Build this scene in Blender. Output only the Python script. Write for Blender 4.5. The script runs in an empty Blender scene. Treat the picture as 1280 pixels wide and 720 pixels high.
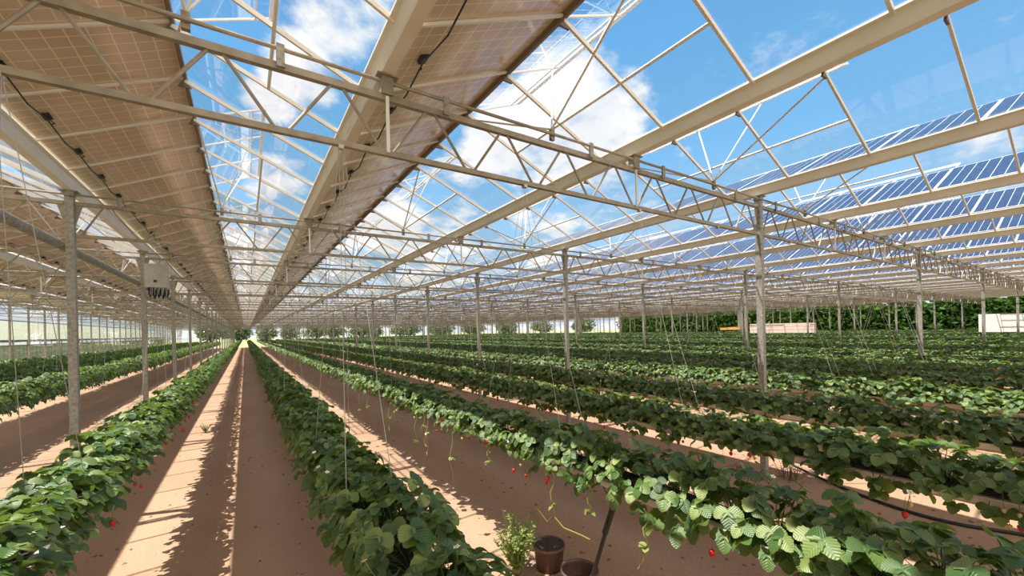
import bpy, math, random
import numpy as np
from mathutils import Vector, Matrix

random.seed(7)
RNG = np.random.default_rng(11)
C = bpy.context.scene.collection
PI = math.pi

# ------------------------------------------------------------------ camera model (1280 x 720)
F_PX, TH, ROLL, V0, H = 508.4, 0.58019, -0.023363, 412.26, 2.7
CT, ST = math.cos(TH), math.sin(TH)

def project(x, y, z):
    d = x * ST + y * CT
    if d < 0.2: return None
    a = F_PX * (x * CT - y * ST) / d; b = -F_PX * (z - H) / d
    cr, sr = math.cos(ROLL), math.sin(ROLL)
    return 640 + cr * a - sr * b, V0 + sr * a + cr * b, d

def in_frame(x, y, z, m=40):
    q = project(x, y, z)
    return q is not None and -m < q[0] < 1280 + m and -m < q[1] < 720 + m

def ray_dir(u, v):
    a0, b0 = u - 640, v - V0
    cr, sr = math.cos(ROLL), math.sin(ROLL)
    a = cr * a0 + sr * b0; b = -sr * a0 + cr * b0
    d = Vector((CT * a / F_PX + ST, -ST * a / F_PX + CT, -b / F_PX))
    return d.normalized()

# ------------------------------------------------------------------ words
ONES = ['', 'first', 'second', 'third', 'fourth', 'fifth', 'sixth', 'seventh', 'eighth', 'ninth', 'tenth', 'eleventh', 'twelfth', 'thirteenth',
        'fourteenth', 'fifteenth', 'sixteenth', 'seventeenth', 'eighteenth', 'nineteenth']
TENS = {2: 'twent', 3: 'thirt', 4: 'fort', 5: 'fift', 6: 'sixt', 7: 'sevent', 8: 'eight', 9: 'ninet'}
def ordinal(n):
    if n < 20: return ONES[n]
    if n >= 100: return 'hundred-and-' + ordinal(n - 100) if n > 100 else 'hundredth'
    t, o = divmod(n, 10)
    return TENS[t] + ('ieth' if o == 0 else 'y-' + ONES[o])

# ------------------------------------------------------------------ mesh helpers
class MB:
    def __init__(self): self.v, self.f, self.m, self.uv = [], [], [], []
    def add(self, vs, fs, mi=0, uvs=None):
        o = len(self.v); self.v.extend(vs)
        for i, f in enumerate(fs):
            self.f.append([o + k for k in f]); self.m.append(mi if not isinstance(mi, (list, tuple)) else mi[i])
            self.uv.append(uvs[i] if uvs else None)
        return self
    def box(self, c, s, mi=0, rot=None):
        vs = []
        for z in (-.5, .5):
            for x, y in ((-.5, -.5), (.5, -.5), (.5, .5), (-.5, .5)):
                p = Vector((x * s[0], y * s[1], z * s[2]))
                if rot is not None: p = rot @ p
                vs.append((p.x + c[0], p.y + c[1], p.z + c[2]))
        return self.add(vs, [(3, 2, 1, 0), (4, 5, 6, 7), (0, 1, 5, 4), (1, 2, 6, 5), (2, 3, 7, 6), (3, 0, 4, 7)], mi)
    def bar(self, p0, p1, w, h, mi=0):
        p0, p1 = Vector(p0), Vector(p1); d = p1 - p0; L = d.length; x = d / L
        up = Vector((0, 0, 1)) if abs(x.z) < .95 else Vector((0, 1, 0))
        y = up.cross(x).normalized(); z = x.cross(y)
        R = Matrix((x, y, z)).transposed()
        return self.box((p0 + p1) / 2, (L, w, h), mi, R)
    def tube(self, pts, r, n=6, mi=0, cap=True):
        pts = [Vector(p) for p in pts]; rs = r if isinstance(r, (list, tuple)) else [r] * len(pts)
        vs, fs = [], []
        for i, p in enumerate(pts):
            t = (pts[min(i + 1, len(pts) - 1)] - pts[max(i - 1, 0)]).normalized()
            up = Vector((0, 0, 1)) if abs(t.z) < .9 else Vector((1, 0, 0))
            a = up.cross(t).normalized(); b = t.cross(a)
            for k in range(n):
                q = p + (a * math.cos(2 * PI * k / n) + b * math.sin(2 * PI * k / n)) * rs[i]
                vs.append(tuple(q))
        for i in range(len(pts) - 1):
            for k in range(n):
                k2 = (k + 1) % n
                fs.append((i * n + k, i * n + k2, (i + 1) * n + k2, (i + 1) * n + k))
        if cap:
            fs.append(tuple(reversed(range(n)))); o = (len(pts) - 1) * n; fs.append(tuple(o + k for k in range(n)))
        return self.add(vs, fs, mi)
    def prism_y(self, prof, y0, y1, mi=0):
        n = len(prof); vs = [(x, y0, z) for x, z in prof] + [(x, y1, z) for x, z in prof]
        fs = [(k, (k + 1) % n, n + (k + 1) % n, n + k) for k in range(n)]
        fs += [tuple(reversed(range(n))), tuple(range(n, 2 * n))]
        return self.add(vs, fs, mi)
    def lathe(self, prof, n=24, mi=0, c=(0, 0, 0)):
        vs, fs = [], []
        for r, z in prof:
            for k in range(n):
                a = 2 * PI * k / n; vs.append((c[0] + r * math.cos(a), c[1] + r * math.sin(a), c[2] + z))
        for i in range(len(prof) - 1):
            for k in range(n):
                k2 = (k + 1) % n; fs.append((i * n + k, i * n + k2, (i + 1) * n + k2, (i + 1) * n + k))
        return self.add(vs, fs, mi)
    def mesh(self, name, mats, smooth=False):
        me = bpy.data.meshes.new(name)
        me.from_pydata([tuple(p) for p in self.v], [], self.f)
        for m in (mats if isinstance(mats, (list, tuple)) else [mats]): me.materials.append(m)
        me.polygons.foreach_set('material_index', self.m)
        if any(u is not None for u in self.uv):
            lay = me.uv_layers.new(name='UVMap'); flat = []
            for f, u in zip(self.f, self.uv):
                flat += [c for p in (u if u else [(0, 0)] * len(f)) for c in p]
            lay.data.foreach_set('uv', flat)
        if smooth: me.polygons.foreach_set('use_smooth', [True] * len(me.polygons))
        me.update()
        return me
    def build(self, name, mats, parent=None, smooth=False, loc=(0, 0, 0)):
        return link(name, self.mesh(name, mats, smooth), parent, loc)

def link(name, me, parent=None, loc=(0, 0, 0), rz=0):
    o = bpy.data.objects.new(name, me); C.objects.link(o)
    if parent is not None: o.parent = parent
    o.location = loc; o.rotation_euler = (0, 0, rz)
    return o
def empty(name, loc=(0, 0, 0), rz=0):
    o = bpy.data.objects.new(name, None); C.objects.link(o); o.location = loc; o.rotation_euler = (0, 0, rz); o.empty_display_size = .1
    return o
def tag(o, label=None, cat=None, group=None, kind=None):
    if label: o['label'] = label
    if cat: o['category'] = cat
    if group: o['group'] = group
    if kind: o['kind'] = kind
    return o
def copy_tree(o, loc=None, parent=None):
    kids = list(o.children)
    c = o.copy(); C.objects.link(c)
    if parent is not None: c.parent = parent
    if loc is not None: c.location = loc
    for k in kids: copy_tree(k, None, c)
    return c

def np_mesh(name, V, quads, uv, mats, smooth=True):
    """V (n,3), quads (m,4), uv (m,4,2)"""
    me = bpy.data.meshes.new(name)
    n, m = len(V), len(quads)
    me.vertices.add(n); me.vertices.foreach_set('co', np.asarray(V, np.float32).ravel())
    me.loops.add(m * 4); me.loops.foreach_set('vertex_index', np.asarray(quads, np.int32).ravel())
    me.polygons.add(m); me.polygons.foreach_set('loop_start', np.arange(0, m * 4, 4, dtype=np.int32))
    me.update(calc_edges=True)
    if uv is not None:
        lay = me.uv_layers.new(name='UVMap'); lay.data.foreach_set('uv', np.asarray(uv, np.float32).ravel())
    for q in mats: me.materials.append(q)
    if smooth: me.polygons.foreach_set('use_smooth', np.ones(m, bool))
    me.validate(); me.update()
    return me

# ------------------------------------------------------------------ materials
def new_mat(name):
    m = bpy.data.materials.new(name); m.use_nodes = True
    nt = m.node_tree; nt.nodes.clear()
    out = nt.nodes.new('ShaderNodeOutputMaterial')
    return m, nt, out
def N(nt, t, **kw):
    n = nt.nodes.new(t)
    for k, v in kw.items():
        if k.startswith('i_'): n.inputs[k[2:].replace('_', ' ')].default_value = v
        else: setattr(n, k, v)
    return n
def rgba(c): return (c[0], c[1], c[2], 1)
def ramp(nt, fac, stops):
    r = nt.nodes.new('ShaderNodeValToRGB'); e = r.color_ramp.elements
    while len(e) < len(stops): e.new(.5)
    for q, (p, c) in zip(e, stops): q.position = p; q.color = rgba(c)
    nt.links.new(fac, r.inputs[0]); return r.outputs[0]
def plain(name, col, rough=.5, metal=0., col2=None, scale=6., bump=0., spec=.5, detail=4, mid=(.35, .65)):
    m, nt, out = new_mat(name)
    b = N(nt, 'ShaderNodeBsdfPrincipled'); b.inputs['Roughness'].default_value = rough; b.inputs['Metallic'].default_value = metal
    b.inputs['Specular IOR Level'].default_value = spec
    b.inputs['Base Color'].default_value = rgba(col)
    if col2 or bump:
        tc = N(nt, 'ShaderNodeTexCoord'); nz = N(nt, 'ShaderNodeTexNoise'); nz.inputs['Scale'].default_value = scale; nz.inputs['Detail'].default_value = detail
        nt.links.new(tc.outputs['Object'], nz.inputs['Vector'])
        if col2: nt.links.new(ramp(nt, nz.outputs[0], [(mid[0], col), (mid[1], col2)]), b.inputs['Base Color'])
        if bump:
            bp = N(nt, 'ShaderNodeBump'); bp.inputs['Strength'].default_value = bump; bp.inputs['Distance'].default_value = .02
            nt.links.new(nz.outputs[0], bp.inputs['Height']); nt.links.new(bp.outputs[0], b.inputs['Normal'])
    nt.links.new(b.outputs[0], out.inputs[0])
    return m

M = {}
M['galv'] = plain('galvanised_post', (.24, .225, .20), .55, .2, (.40, .38, .345), 22, .05, detail=6)
M['steel'] = plain('truss_steel', (.27, .233, .185), .5, .15, (.37, .32, .26), 9)
M['cream'] = plain('cream_aluminium', (.80, .755, .70), .42, .0, (.86, .82, .77), 3)
M['white'] = plain('white_rod', (.82, .82, .80), .4)
M['black'] = plain('black_plastic', (.012, .012, .012), .5)
M['hose'] = plain('black_hose', (.02, .017, .016), .45)
M['boxgrey'] = plain('box_grey', (.46, .44, .40), .5, 0, (.52, .50, .45), 14)
M['trough'] = plain('white_trough', (.78, .74, .68), .5, 0, (.66, .60, .52), 3)
M['film'] = plain('trough_underside', (.42, .35, .28), .6)
M['peat'] = plain('peat', (.035, .025, .018), .95, 0, (.07, .05, .035), 40, .6)
M['pot'] = plain('pot_plastic', (.11, .055, .042), .45, 0, (.16, .085, .065), 10)
M['wire'] = plain('wire', (.5, .48, .45), .4, .5)
M['stem'] = plain('stem', (.16, .22, .04), .6)
M['runner'] = plain('runner', (.32, .30, .06), .6)
M['dry'] = plain('dry_weed', (.16, .09, .07), .9, 0, (.24, .15, .11), 30)
M['bark'] = plain('bark', (.10, .075, .05), .9)
M['bench'] = plain('pale_pink_board', (.80, .60, .52), .6, 0, (.84, .68, .6), 2)
M['orange'] = plain('orange_board', (.75, .40, .12), .6)
M['sheet'] = plain('white_sheet', (.86, .84, .82), .6)
M['concrete'] = plain('concrete', (.4, .37, .33), .8, 0, (.48, .45, .4), 5)
M['gasket'] = plain('dark_bracket', (.17, .15, .125), .5, .3)

def soil():
    m, nt, out = new_mat('sandy_soil')
    b = N(nt, 'ShaderNodeBsdfPrincipled'); b.inputs['Roughness'].default_value = .95; b.inputs['Specular IOR Level'].default_value = .15
    tc = N(nt, 'ShaderNodeTexCoord')
    n1 = N(nt, 'ShaderNodeTexNoise'); n1.inputs['Scale'].default_value = .9; n1.inputs['Detail'].default_value = 6
    n2 = N(nt, 'ShaderNodeTexNoise'); n2.inputs['Scale'].default_value = 26; n2.inputs['Detail'].default_value = 8; n2.inputs['Roughness'].default_value = .7
    mp = N(nt, 'ShaderNodeMapping'); mp.inputs['Scale'].default_value = (1, .35, 1)
    nt.links.new(tc.outputs['Object'], mp.inputs[0]); nt.links.new(mp.outputs[0], n1.inputs[0]); nt.links.new(tc.outputs['Object'], n2.inputs[0])
    mx = N(nt, 'ShaderNodeMix', data_type='RGBA'); mx.inputs[0].default_value = .45
    nt.links.new(ramp(nt, n1.outputs[0], [(.3, (.37, .222, .145)), (.7, (.49, .325, .218))]), mx.inputs[6])
    nt.links.new(ramp(nt, n2.outputs[0], [(.3, (.27, .155, .095)), (.62, (.49, .325, .22))]), mx.inputs[7])
    nt.links.new(mx.outputs[2], b.inputs['Base Color'])
    bp = N(nt, 'ShaderNodeBump'); bp.inputs['Strength'].default_value = .55; bp.inputs['Distance'].default_value = .03
    nt.links.new(n2.outputs[0], bp.inputs['Height']); nt.links.new(bp.outputs[0], b.inputs['Normal'])
    nt.links.new(b.outputs[0], out.inputs[0]); return m
M['soil'] = soil()

def leafmat(name, ca, cb, cc, transl=(.26, .38, .05), tf=.27, rough=.46, veins=True, spec=.7):
    m, nt, out = new_mat(name)
    b = N(nt, 'ShaderNodeBsdfPrincipled'); b.inputs['Roughness'].default_value = rough; b.inputs['Specular IOR Level'].default_value = spec
    g = N(nt, 'ShaderNodeNewGeometry')
    col = ramp(nt, g.outputs['Random Per Island'], [(0, ca), (.55, cb), (1, cc)])
    nt.links.new(col, b.inputs['Base Color'])
    if veins:
        uv = N(nt, 'ShaderNodeUVMap'); sp = N(nt, 'ShaderNodeSeparateXYZ'); nt.links.new(uv.outputs[0], sp.inputs[0])
        ab = N(nt, 'ShaderNodeMath', operation='ABSOLUTE'); nt.links.new(sp.outputs[1], ab.inputs[0])
        a1 = N(nt, 'ShaderNodeMath', operation='MULTIPLY_ADD'); nt.links.new(ab.outputs[0], a1.inputs[0]); a1.inputs[1].default_value = -.9; nt.links.new(sp.outputs[0], a1.inputs[2])
        a2 = N(nt, 'ShaderNodeMath', operation='MULTIPLY'); nt.links.new(a1.outputs[0], a2.inputs[0]); a2.inputs[1].default_value = 40.
        a3 = N(nt, 'ShaderNodeMath', operation='SINE'); nt.links.new(a2.outputs[0], a3.inputs[0])
        bp = N(nt, 'ShaderNodeBump'); bp.inputs['Strength'].default_value = .28; bp.inputs['Distance'].default_value = .003
        nt.links.new(a3.outputs[0], bp.inputs['Height']); nt.links.new(bp.outputs[0], b.inputs['Normal'])
    t = N(nt, 'ShaderNodeBsdfTranslucent'); t.inputs[0].default_value = rgba(transl)
    mx = N(nt, 'ShaderNodeMixShader'); mx.inputs[0].default_value = tf
    nt.links.new(b.outputs[0], mx.inputs[1]); nt.links.new(t.outputs[0], mx.inputs[2]); nt.links.new(mx.outputs[0], out.inputs[0])
    return m
M['leaf'] = leafmat('strawberry_leaf', (.036, .088, .020), (.08, .16, .034), (.25, .32, .09))
M['weedleaf'] = leafmat('weed_leaf', (.16, .24, .05), (.28, .34, .10), (.42, .42, .16), veins=False)
M['treeleaf'] = leafmat('tree_leaf', (.07, .10, .05), (.11, .15, .07), (.17, .20, .10), veins=False, tf=.15)  # greens lightened to put distance haze into the leaf colour
M['hedgeleaf'] = leafmat('hedge_leaf', (.015, .045, .012), (.035, .09, .018), (.07, .15, .03), veins=False, tf=.2, rough=.8, spec=.15)

def simple_pair(name, col, rough=.35, spec=.5):
    return plain(name, col, rough, spec=spec)
M['berry'] = simple_pair('ripe_berry', (.55, .015, .012), .3)
M['berry_pale'] = simple_pair('unripe_berry', (.62, .50, .20), .4)
M['petal'] = simple_pair('petal', (.85, .85, .80), .6)
M['pollen'] = simple_pair('pollen', (.75, .55, .06), .7)

def glass(name, tint=(.97, .985, .985), gloss=1.0, rough=.0):
    m, nt, out = new_mat(name)
    t = N(nt, 'ShaderNodeBsdfTransparent'); t.inputs[0].default_value = rgba(tint)
    g = N(nt, 'ShaderNodeBsdfGlossy'); g.inputs['Color'].default_value = (gloss, gloss, gloss, 1); g.inputs['Roughness'].default_value = rough
    fr = N(nt, 'ShaderNodeFresnel'); fr.inputs[0].default_value = 1.5
    ge = N(nt, 'ShaderNodeNewGeometry')   # same reflectance from both sides of the pane
    bf = N(nt, 'ShaderNodeMix', data_type='FLOAT'); bf.inputs[2].default_value = 1.5; bf.inputs[3].default_value = 1 / 1.5
    nt.links.new(ge.outputs['Backfacing'], bf.inputs[0]); nt.links.new(bf.outputs[0], fr.inputs[0])
    mu = N(nt, 'ShaderNodeMath', operation='MULTIPLY'); mu.inputs[1].default_value = 1.25; mu.use_clamp = True
    nt.links.new(fr.outputs[0], mu.inputs[0])
    mx = N(nt, 'ShaderNodeMixShader'); nt.links.new(mu.outputs[0], mx.inputs[0])
    nt.links.new(t.outputs[0], mx.inputs[1]); nt.links.new(g.outputs[0], mx.inputs[2]); nt.links.new(mx.outputs[0], out.inputs[0])
    return m
M['glass'] = glass('roof_glass')
M['wallglass'] = glass('wall_glass', (.95, .97, .95))

def grid_mat(name, nx, ny, lws, cell, line, cell2=None, rough=.4, transl=None, tf=0., gloss_spec=.5):
    """cells of a solar laminate, uv running 0..1 over the panel (u across, v up the slope)"""
    m, nt, out = new_mat(name)
    uv = N(nt, 'ShaderNodeUVMap'); sp = N(nt, 'ShaderNodeSeparateXYZ'); nt.links.new(uv.outputs[0], sp.inputs[0])
    masks = []
    for ax, n in ((0, nx), (1, ny)):
        lw = lws[ax]
        a = N(nt, 'ShaderNodeMath', operation='MULTIPLY'); a.inputs[1].default_value = n; nt.links.new(sp.outputs[ax], a.inputs[0])
        f = N(nt, 'ShaderNodeMath', operation='FRACT'); nt.links.new(a.outputs[0], f.inputs[0])
        s = N(nt, 'ShaderNodeMath', operation='SUBTRACT'); nt.links.new(f.outputs[0], s.inputs[0]); s.inputs[1].default_value = .5
        ab = N(nt, 'ShaderNodeMath', operation='ABSOLUTE'); nt.links.new(s.outputs[0], ab.inputs[0])
        g = N(nt, 'ShaderNodeMath', operation='GREATER_THAN'); g.inputs[1].default_value = .5 - lw / 2; nt.links.new(ab.outputs[0], g.inputs[0])
        masks.append(g)
    mxm = N(nt, 'ShaderNodeMath', operation='MAXIMUM'); nt.links.new(masks[0].outputs[0], mxm.inputs[0]); nt.links.new(masks[1].outputs[0], mxm.inputs[1])
    for ax in (0, 1):     # pale margin round the cells
        s = N(nt, 'ShaderNodeMath', operation='SUBTRACT'); nt.links.new(sp.outputs[ax], s.inputs[0]); s.inputs[1].default_value = .5
        ab = N(nt, 'ShaderNodeMath', operation='ABSOLUTE'); nt.links.new(s.outputs[0], ab.inputs[0])
        g = N(nt, 'ShaderNodeMath', operation='GREATER_THAN'); g.inputs[1].default_value = .5; nt.links.new(ab.outputs[0], g.inputs[0])
        m3 = N(nt, 'ShaderNodeMath', operation='MAXIMUM'); nt.links.new(mxm.outputs[0], m3.inputs[0]); nt.links.new(g.outputs[0], m3.inputs[1]); mxm = m3
    mx = N(nt, 'ShaderNodeMix', data_type='RGBA'); nt.links.new(mxm.outputs[0], mx.inputs[0])
    mx.inputs[6].default_value = rgba(cell); mx.inputs[7].default_value = rgba(line)
    if cell2:
        tc = N(nt, 'ShaderNodeTexCoord'); nz = N(nt, 'ShaderNodeTexNoise'); nz.inputs['Scale'].default_value = 1.6; nz.inputs['Detail'].default_value = 5
        nt.links.new(tc.outputs['Object'], nz.inputs[0]); nt.links.new(ramp(nt, nz.outputs[0], [(.4, cell), (.65, cell2)]), mx.inputs[6])
    b = N(nt, 'ShaderNodeBsdfPrincipled'); b.inputs['Roughness'].default_value = rough; b.inputs['Specular IOR Level'].default_value = gloss_spec
    nt.links.new(mx.outputs[2], b.inputs['Base Color'])
    if transl:
        t = N(nt, 'ShaderNodeBsdfTranslucent')
        m2 = N(nt, 'ShaderNodeMix', data_type='RGBA'); nt.links.new(mxm.outputs[0], m2.inputs[0])
        m2.inputs[6].default_value = rgba(transl[0]); m2.inputs[7].default_value = rgba(transl[1]); nt.links.new(m2.outputs[2], t.inputs[0])
        ms = N(nt, 'ShaderNodeMixShader'); ms.inputs[0].default_value = tf
        nt.links.new(b.outputs[0], ms.inputs[1]); nt.links.new(t.outputs[0], ms.inputs[2]); nt.links.new(ms.outputs[0], out.inputs[0])
    else: nt.links.new(b.outputs[0], out.inputs[0])
    return m
M['pv_top'] = grid_mat('solar_cell_face', 6, 10, (.07, .02), (.022, .038, .095), (.50, .54, .60), rough=.3)
M['pv_under'] = grid_mat('solar_backsheet', 6, 10, (.075, .075), (.68, .515, .37), (.93, .83, .66), (.78, .62, .47), rough=.13, transl=((.10, .06, .03), (.9, .65, .4)), tf=.06)
M['pv_edge'] = plain('panel_edge', (.22, .17, .13), .5)

def striped(name, c1, c2, n):
    m, nt, out = new_mat(name)
    b = N(nt, 'ShaderNodeBsdfPrincipled'); b.inputs['Roughness'].default_value = .7
    tc = N(nt, 'ShaderNodeTexCoord'); w = N(nt, 'ShaderNodeTexWave'); w.bands_direction = 'Y'; w.inputs['Scale'].default_value = n; w.inputs['Distortion'].default_value = .3
    nt.links.new(tc.outputs['Object'], w.inputs[0]); nt.links.new(ramp(nt, w.outputs[0], [(.35, c1), (.6, c2)]), b.inputs['Base Color'])
    nt.links.new(b.outputs[0], out.inputs[0]); return m
M['whitewash'] = striped('whitewashed_roof', (.33, .33, .235), (.43, .42, .31), .24)
def lawnmat():
    return plain('meadow', (.22, .245, .10), .95, 0, (.36, .35, .18), .09, detail=8, mid=(.4, .62))
M['lawn'] = lawnmat()

# ------------------------------------------------------------------ layout numbers
XA, S = -2.14, 3.2
BAY, Y1 = 5.1, 3.52
JN = 22
GX = lambda k: XA + S * k
TY = lambda j: Y1 + BAY * j
Z_GB, Z_TOP, Z_BOT, Z_RIDGE = 4.91, 4.73, 4.25, 5.74
YS, YE = TY(-2), TY(JN)
KS, KE = -3, 21
ROW_X = [-1.15 + 9.6 * (n // 5) + 1.83 * (n % 5) + (.16 if n >= 5 else 0) for n in range(0, 33)]
ROW_L = [-5.02, -6.9, -8.75, -10.5]

# ------------------------------------------------------------------ ground and surroundings
def ground(name, x0, x1, y0, y1, z, mat):
    b = MB(); b.add([(x0, y0, z), (x1, y0, z), (x1, y1, z), (x0, y1, z), (x0, y0, z - .2), (x1, y0, z - .2), (x1, y1, z - .2), (x0, y1, z - .2)],
                    [(0, 1, 2, 3), (7, 6, 5, 4), (0, 4, 5, 1), (1, 5, 6, 2), (2, 6, 7, 3), (3, 7, 4, 0)])
    return b.build(name, mat)
tag(ground('floor', -11.9, 66.5, -12, 118, 0, M['soil']), 'bare sandy brown soil floor of the greenhouse', 'floor', kind='structure')
tag(ground('lawn', -260, 420, -60, 520, -.06, M['lawn']), 'sunny grass field outside the greenhouse', 'grass field', kind='structure')

# ------------------------------------------------------------------ posts
def post_proto():
    o = MB().box((0, 0, 2.41), (.095, .095, 4.82)).mesh('post', M['galv'])
    r = link('steel_post', o)
    MB().box((0, 0, .006), (.2, .2, .012)).build('base_plate', M['galv'], r)
    b = MB(); b.box((0, 0, 4.87), (.11, .11, .08)); b.box((0, 0, 4.903), (.2, .16, .012)); b.build('saddle', M['galv'], r)
    for s in (-1, 1):
        b = MB(); x = s * .055; b.add([(x, -.004, 4.73), (x, -.004, 4.4), (x + s * .09, -.004, 4.73), (x, .004, 4.73), (x, .004, 4.4), (x + s * .09, .004, 4.73)],
                                      [(0, 1, 2), (5, 4, 3), (0, 3, 4, 1), (1, 4, 5, 2), (2, 5, 3, 0)]); b.build('gusset', M['steel'], r)
    return r
pp = post_proto(); first = True
post_rows = {0: 'the row holding the grey switch box', 3: 'the row beside the black hose', 6: 'the first row past the black hose', 9: 'the second row past the black hose',
             12: 'the third row past the black hose', 15: 'the fourth row past the black hose',
             18: 'the fifth row past the black hose', 21: 'the outermost row by the hedge'}
for k in (0, 3, 6, 9, 12, 15, 18, 21):
    n = 0
    for j in range(-1, JN + 1):
        x, y = GX(k), TY(j)
        if j < 0 and k != 0: continue
        vis = in_frame(x, y, 2.4, 10)
        if not vis and j > 0: continue
        if first: o = pp; o.location = (x, y, 0); first = False
        elif j < 7: o = copy_tree(pp, (x, y, 0))
        else: o = pp.copy(); C.objects.link(o); o.location = (x, y, 0)
        if vis: n += 1; lab = f'square steel post, {ordinal(n)} from camera in {post_rows[k]}'
        else: lab = f'square steel post behind the camera in {post_rows[k]}'
        tag(o, lab, 'post', 'galvanised posts')

# ------------------------------------------------------------------ trusses
SPAN = 3 * S
def truss_parts():
    """list of (name, MB, mat)"""
    P = []; e = .06
    P.append(('top_chord', MB().box((SPAN / 2, 0, Z_TOP), (SPAN - 2 * e, .05, .055)), 'steel'))
    P.append(('bottom_chord', MB().box((SPAN / 2, 0, Z_BOT), (SPAN - 2 * e, .045, .045)), 'steel'))
    P.append(('screen_rail', MB().tube([(e, -.03, 4.855), (SPAN - e, -.03, 4.855)], .016, 8), 'steel'))
    for i in range(12):
        xt = .4 + .8 * i
        for xb in (xt - .4, xt + .4):
            x0 = min(max(xb, .07), SPAN - .07); q = 1 if xb > xt else -1
            P.append(('brace', MB().tube([(xt + q * .045, 0, Z_TOP - .02), (x0 - q * .045, 0, Z_BOT + .015)], .0135, 6), 'steel'))
    for i in range(6):
        x = .55 + 1.6 * i + (.25 if i % 2 else 0)
        P.append(('clip', MB().box((x, -.04, 4.80), (.055, .02, .17)), 'galv'))
    for q in (1, 2):
        x = S * q
        b = MB(); b.box((x, 0, 4.82), (.10, .10, .15)); b.box((x, 0, 4.903), (.18, .14, .012)); P.append(('gutter_stub', b, 'steel'))
        P.append(('hanger_strut', MB().tube([(x, -.03, Z_TOP), (x, -.03, Z_BOT)], .016, 6), 'white'))
    return P
def truss_detailed(loc):
    r = empty('roof_truss', loc)
    for n, b, m in truss_parts(): b.build(n, M[m], r)
    return r
allb = MB()
for n, b, m in truss_parts(): allb.add(b.v, b.f, 0)
truss_simple_me = allb.mesh('roof_truss', M['steel'])
spans = {-3: 'in the span beside the glass side wall', 0: 'in the wide span over the bright path', 3: 'in the span just past the black hose', 6: 'in the second span past the black hose',
         9: 'in the third span past the black hose', 12: 'in the fourth span past the black hose',
         15: 'in the fifth span past the black hose', 18: 'in the outermost span by the far hedge'}
tp = None
for k in spans:
    n = 0
    for j in range(-1, JN + 1):
        x, y = GX(k), TY(j)
        vis = any(in_frame(x + t * SPAN, y, z, 0) for t in (0, .25, .5, .75, 1) for z in (4.25, 4.75))
        if j < 0 and k != 0: continue
        if j >= 0 and not vis: continue
        d = math.hypot(x + SPAN / 2, y)
        if d < 26 and j >= 0:
            if tp is None: o = tp = truss_detailed((x, y, 0))
            else: o = copy_tree(tp, (x, y, 0))
        else: o = link('roof_truss', truss_simple_me, None, (x, y, 0))
        if vis: n += 1; lab = f'lattice roof truss, {ordinal(n)} from camera {spans[k]}'
        else: lab = f'lattice roof truss behind the camera {spans[k]}'
        tag(o, lab, 'truss', 'lattice trusses under the roof')

# ------------------------------------------------------------------ roof: gutters, glass, bars
gprof = [(-.05, 4.912), (.05, 4.912), (.056, 4.925), (.088, 5.035), (.12, 5.045), (.12, 5.065), (.075, 5.065), (.04, 4.93), (-.04, 4.93), (-.075, 5.065), (-.12, 5.065), (-.12, 5.045), (-.088, 5.035), (-.056, 4.925)]
for k in range(KS, KE + 1):
    b = MB().prism_y(gprof, YS, YE)
    o = b.build('roof_gutter', M['cream'], None, loc=(GX(k), 0, 0))
    tag(o, f'cream roof gutter running lengthwise, {ordinal(k - KS + 1)} from the glass side wall', 'gutter', 'lengthwise roof gutters')
    j = MB()
    for t in range(0, 6): j.box((-.075, TY(t) + 1.2, 4.99), (.012, .16, .08), 0, Matrix.Rotation(-.28, 3, 'Y')); j.box((.075, TY(t) + 1.2, 4.99), (.012, .16, .08), 0, Matrix.Rotation(.28, 3, 'Y'))
    j.build('joint_sleeve', M['cream'], o)

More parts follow.
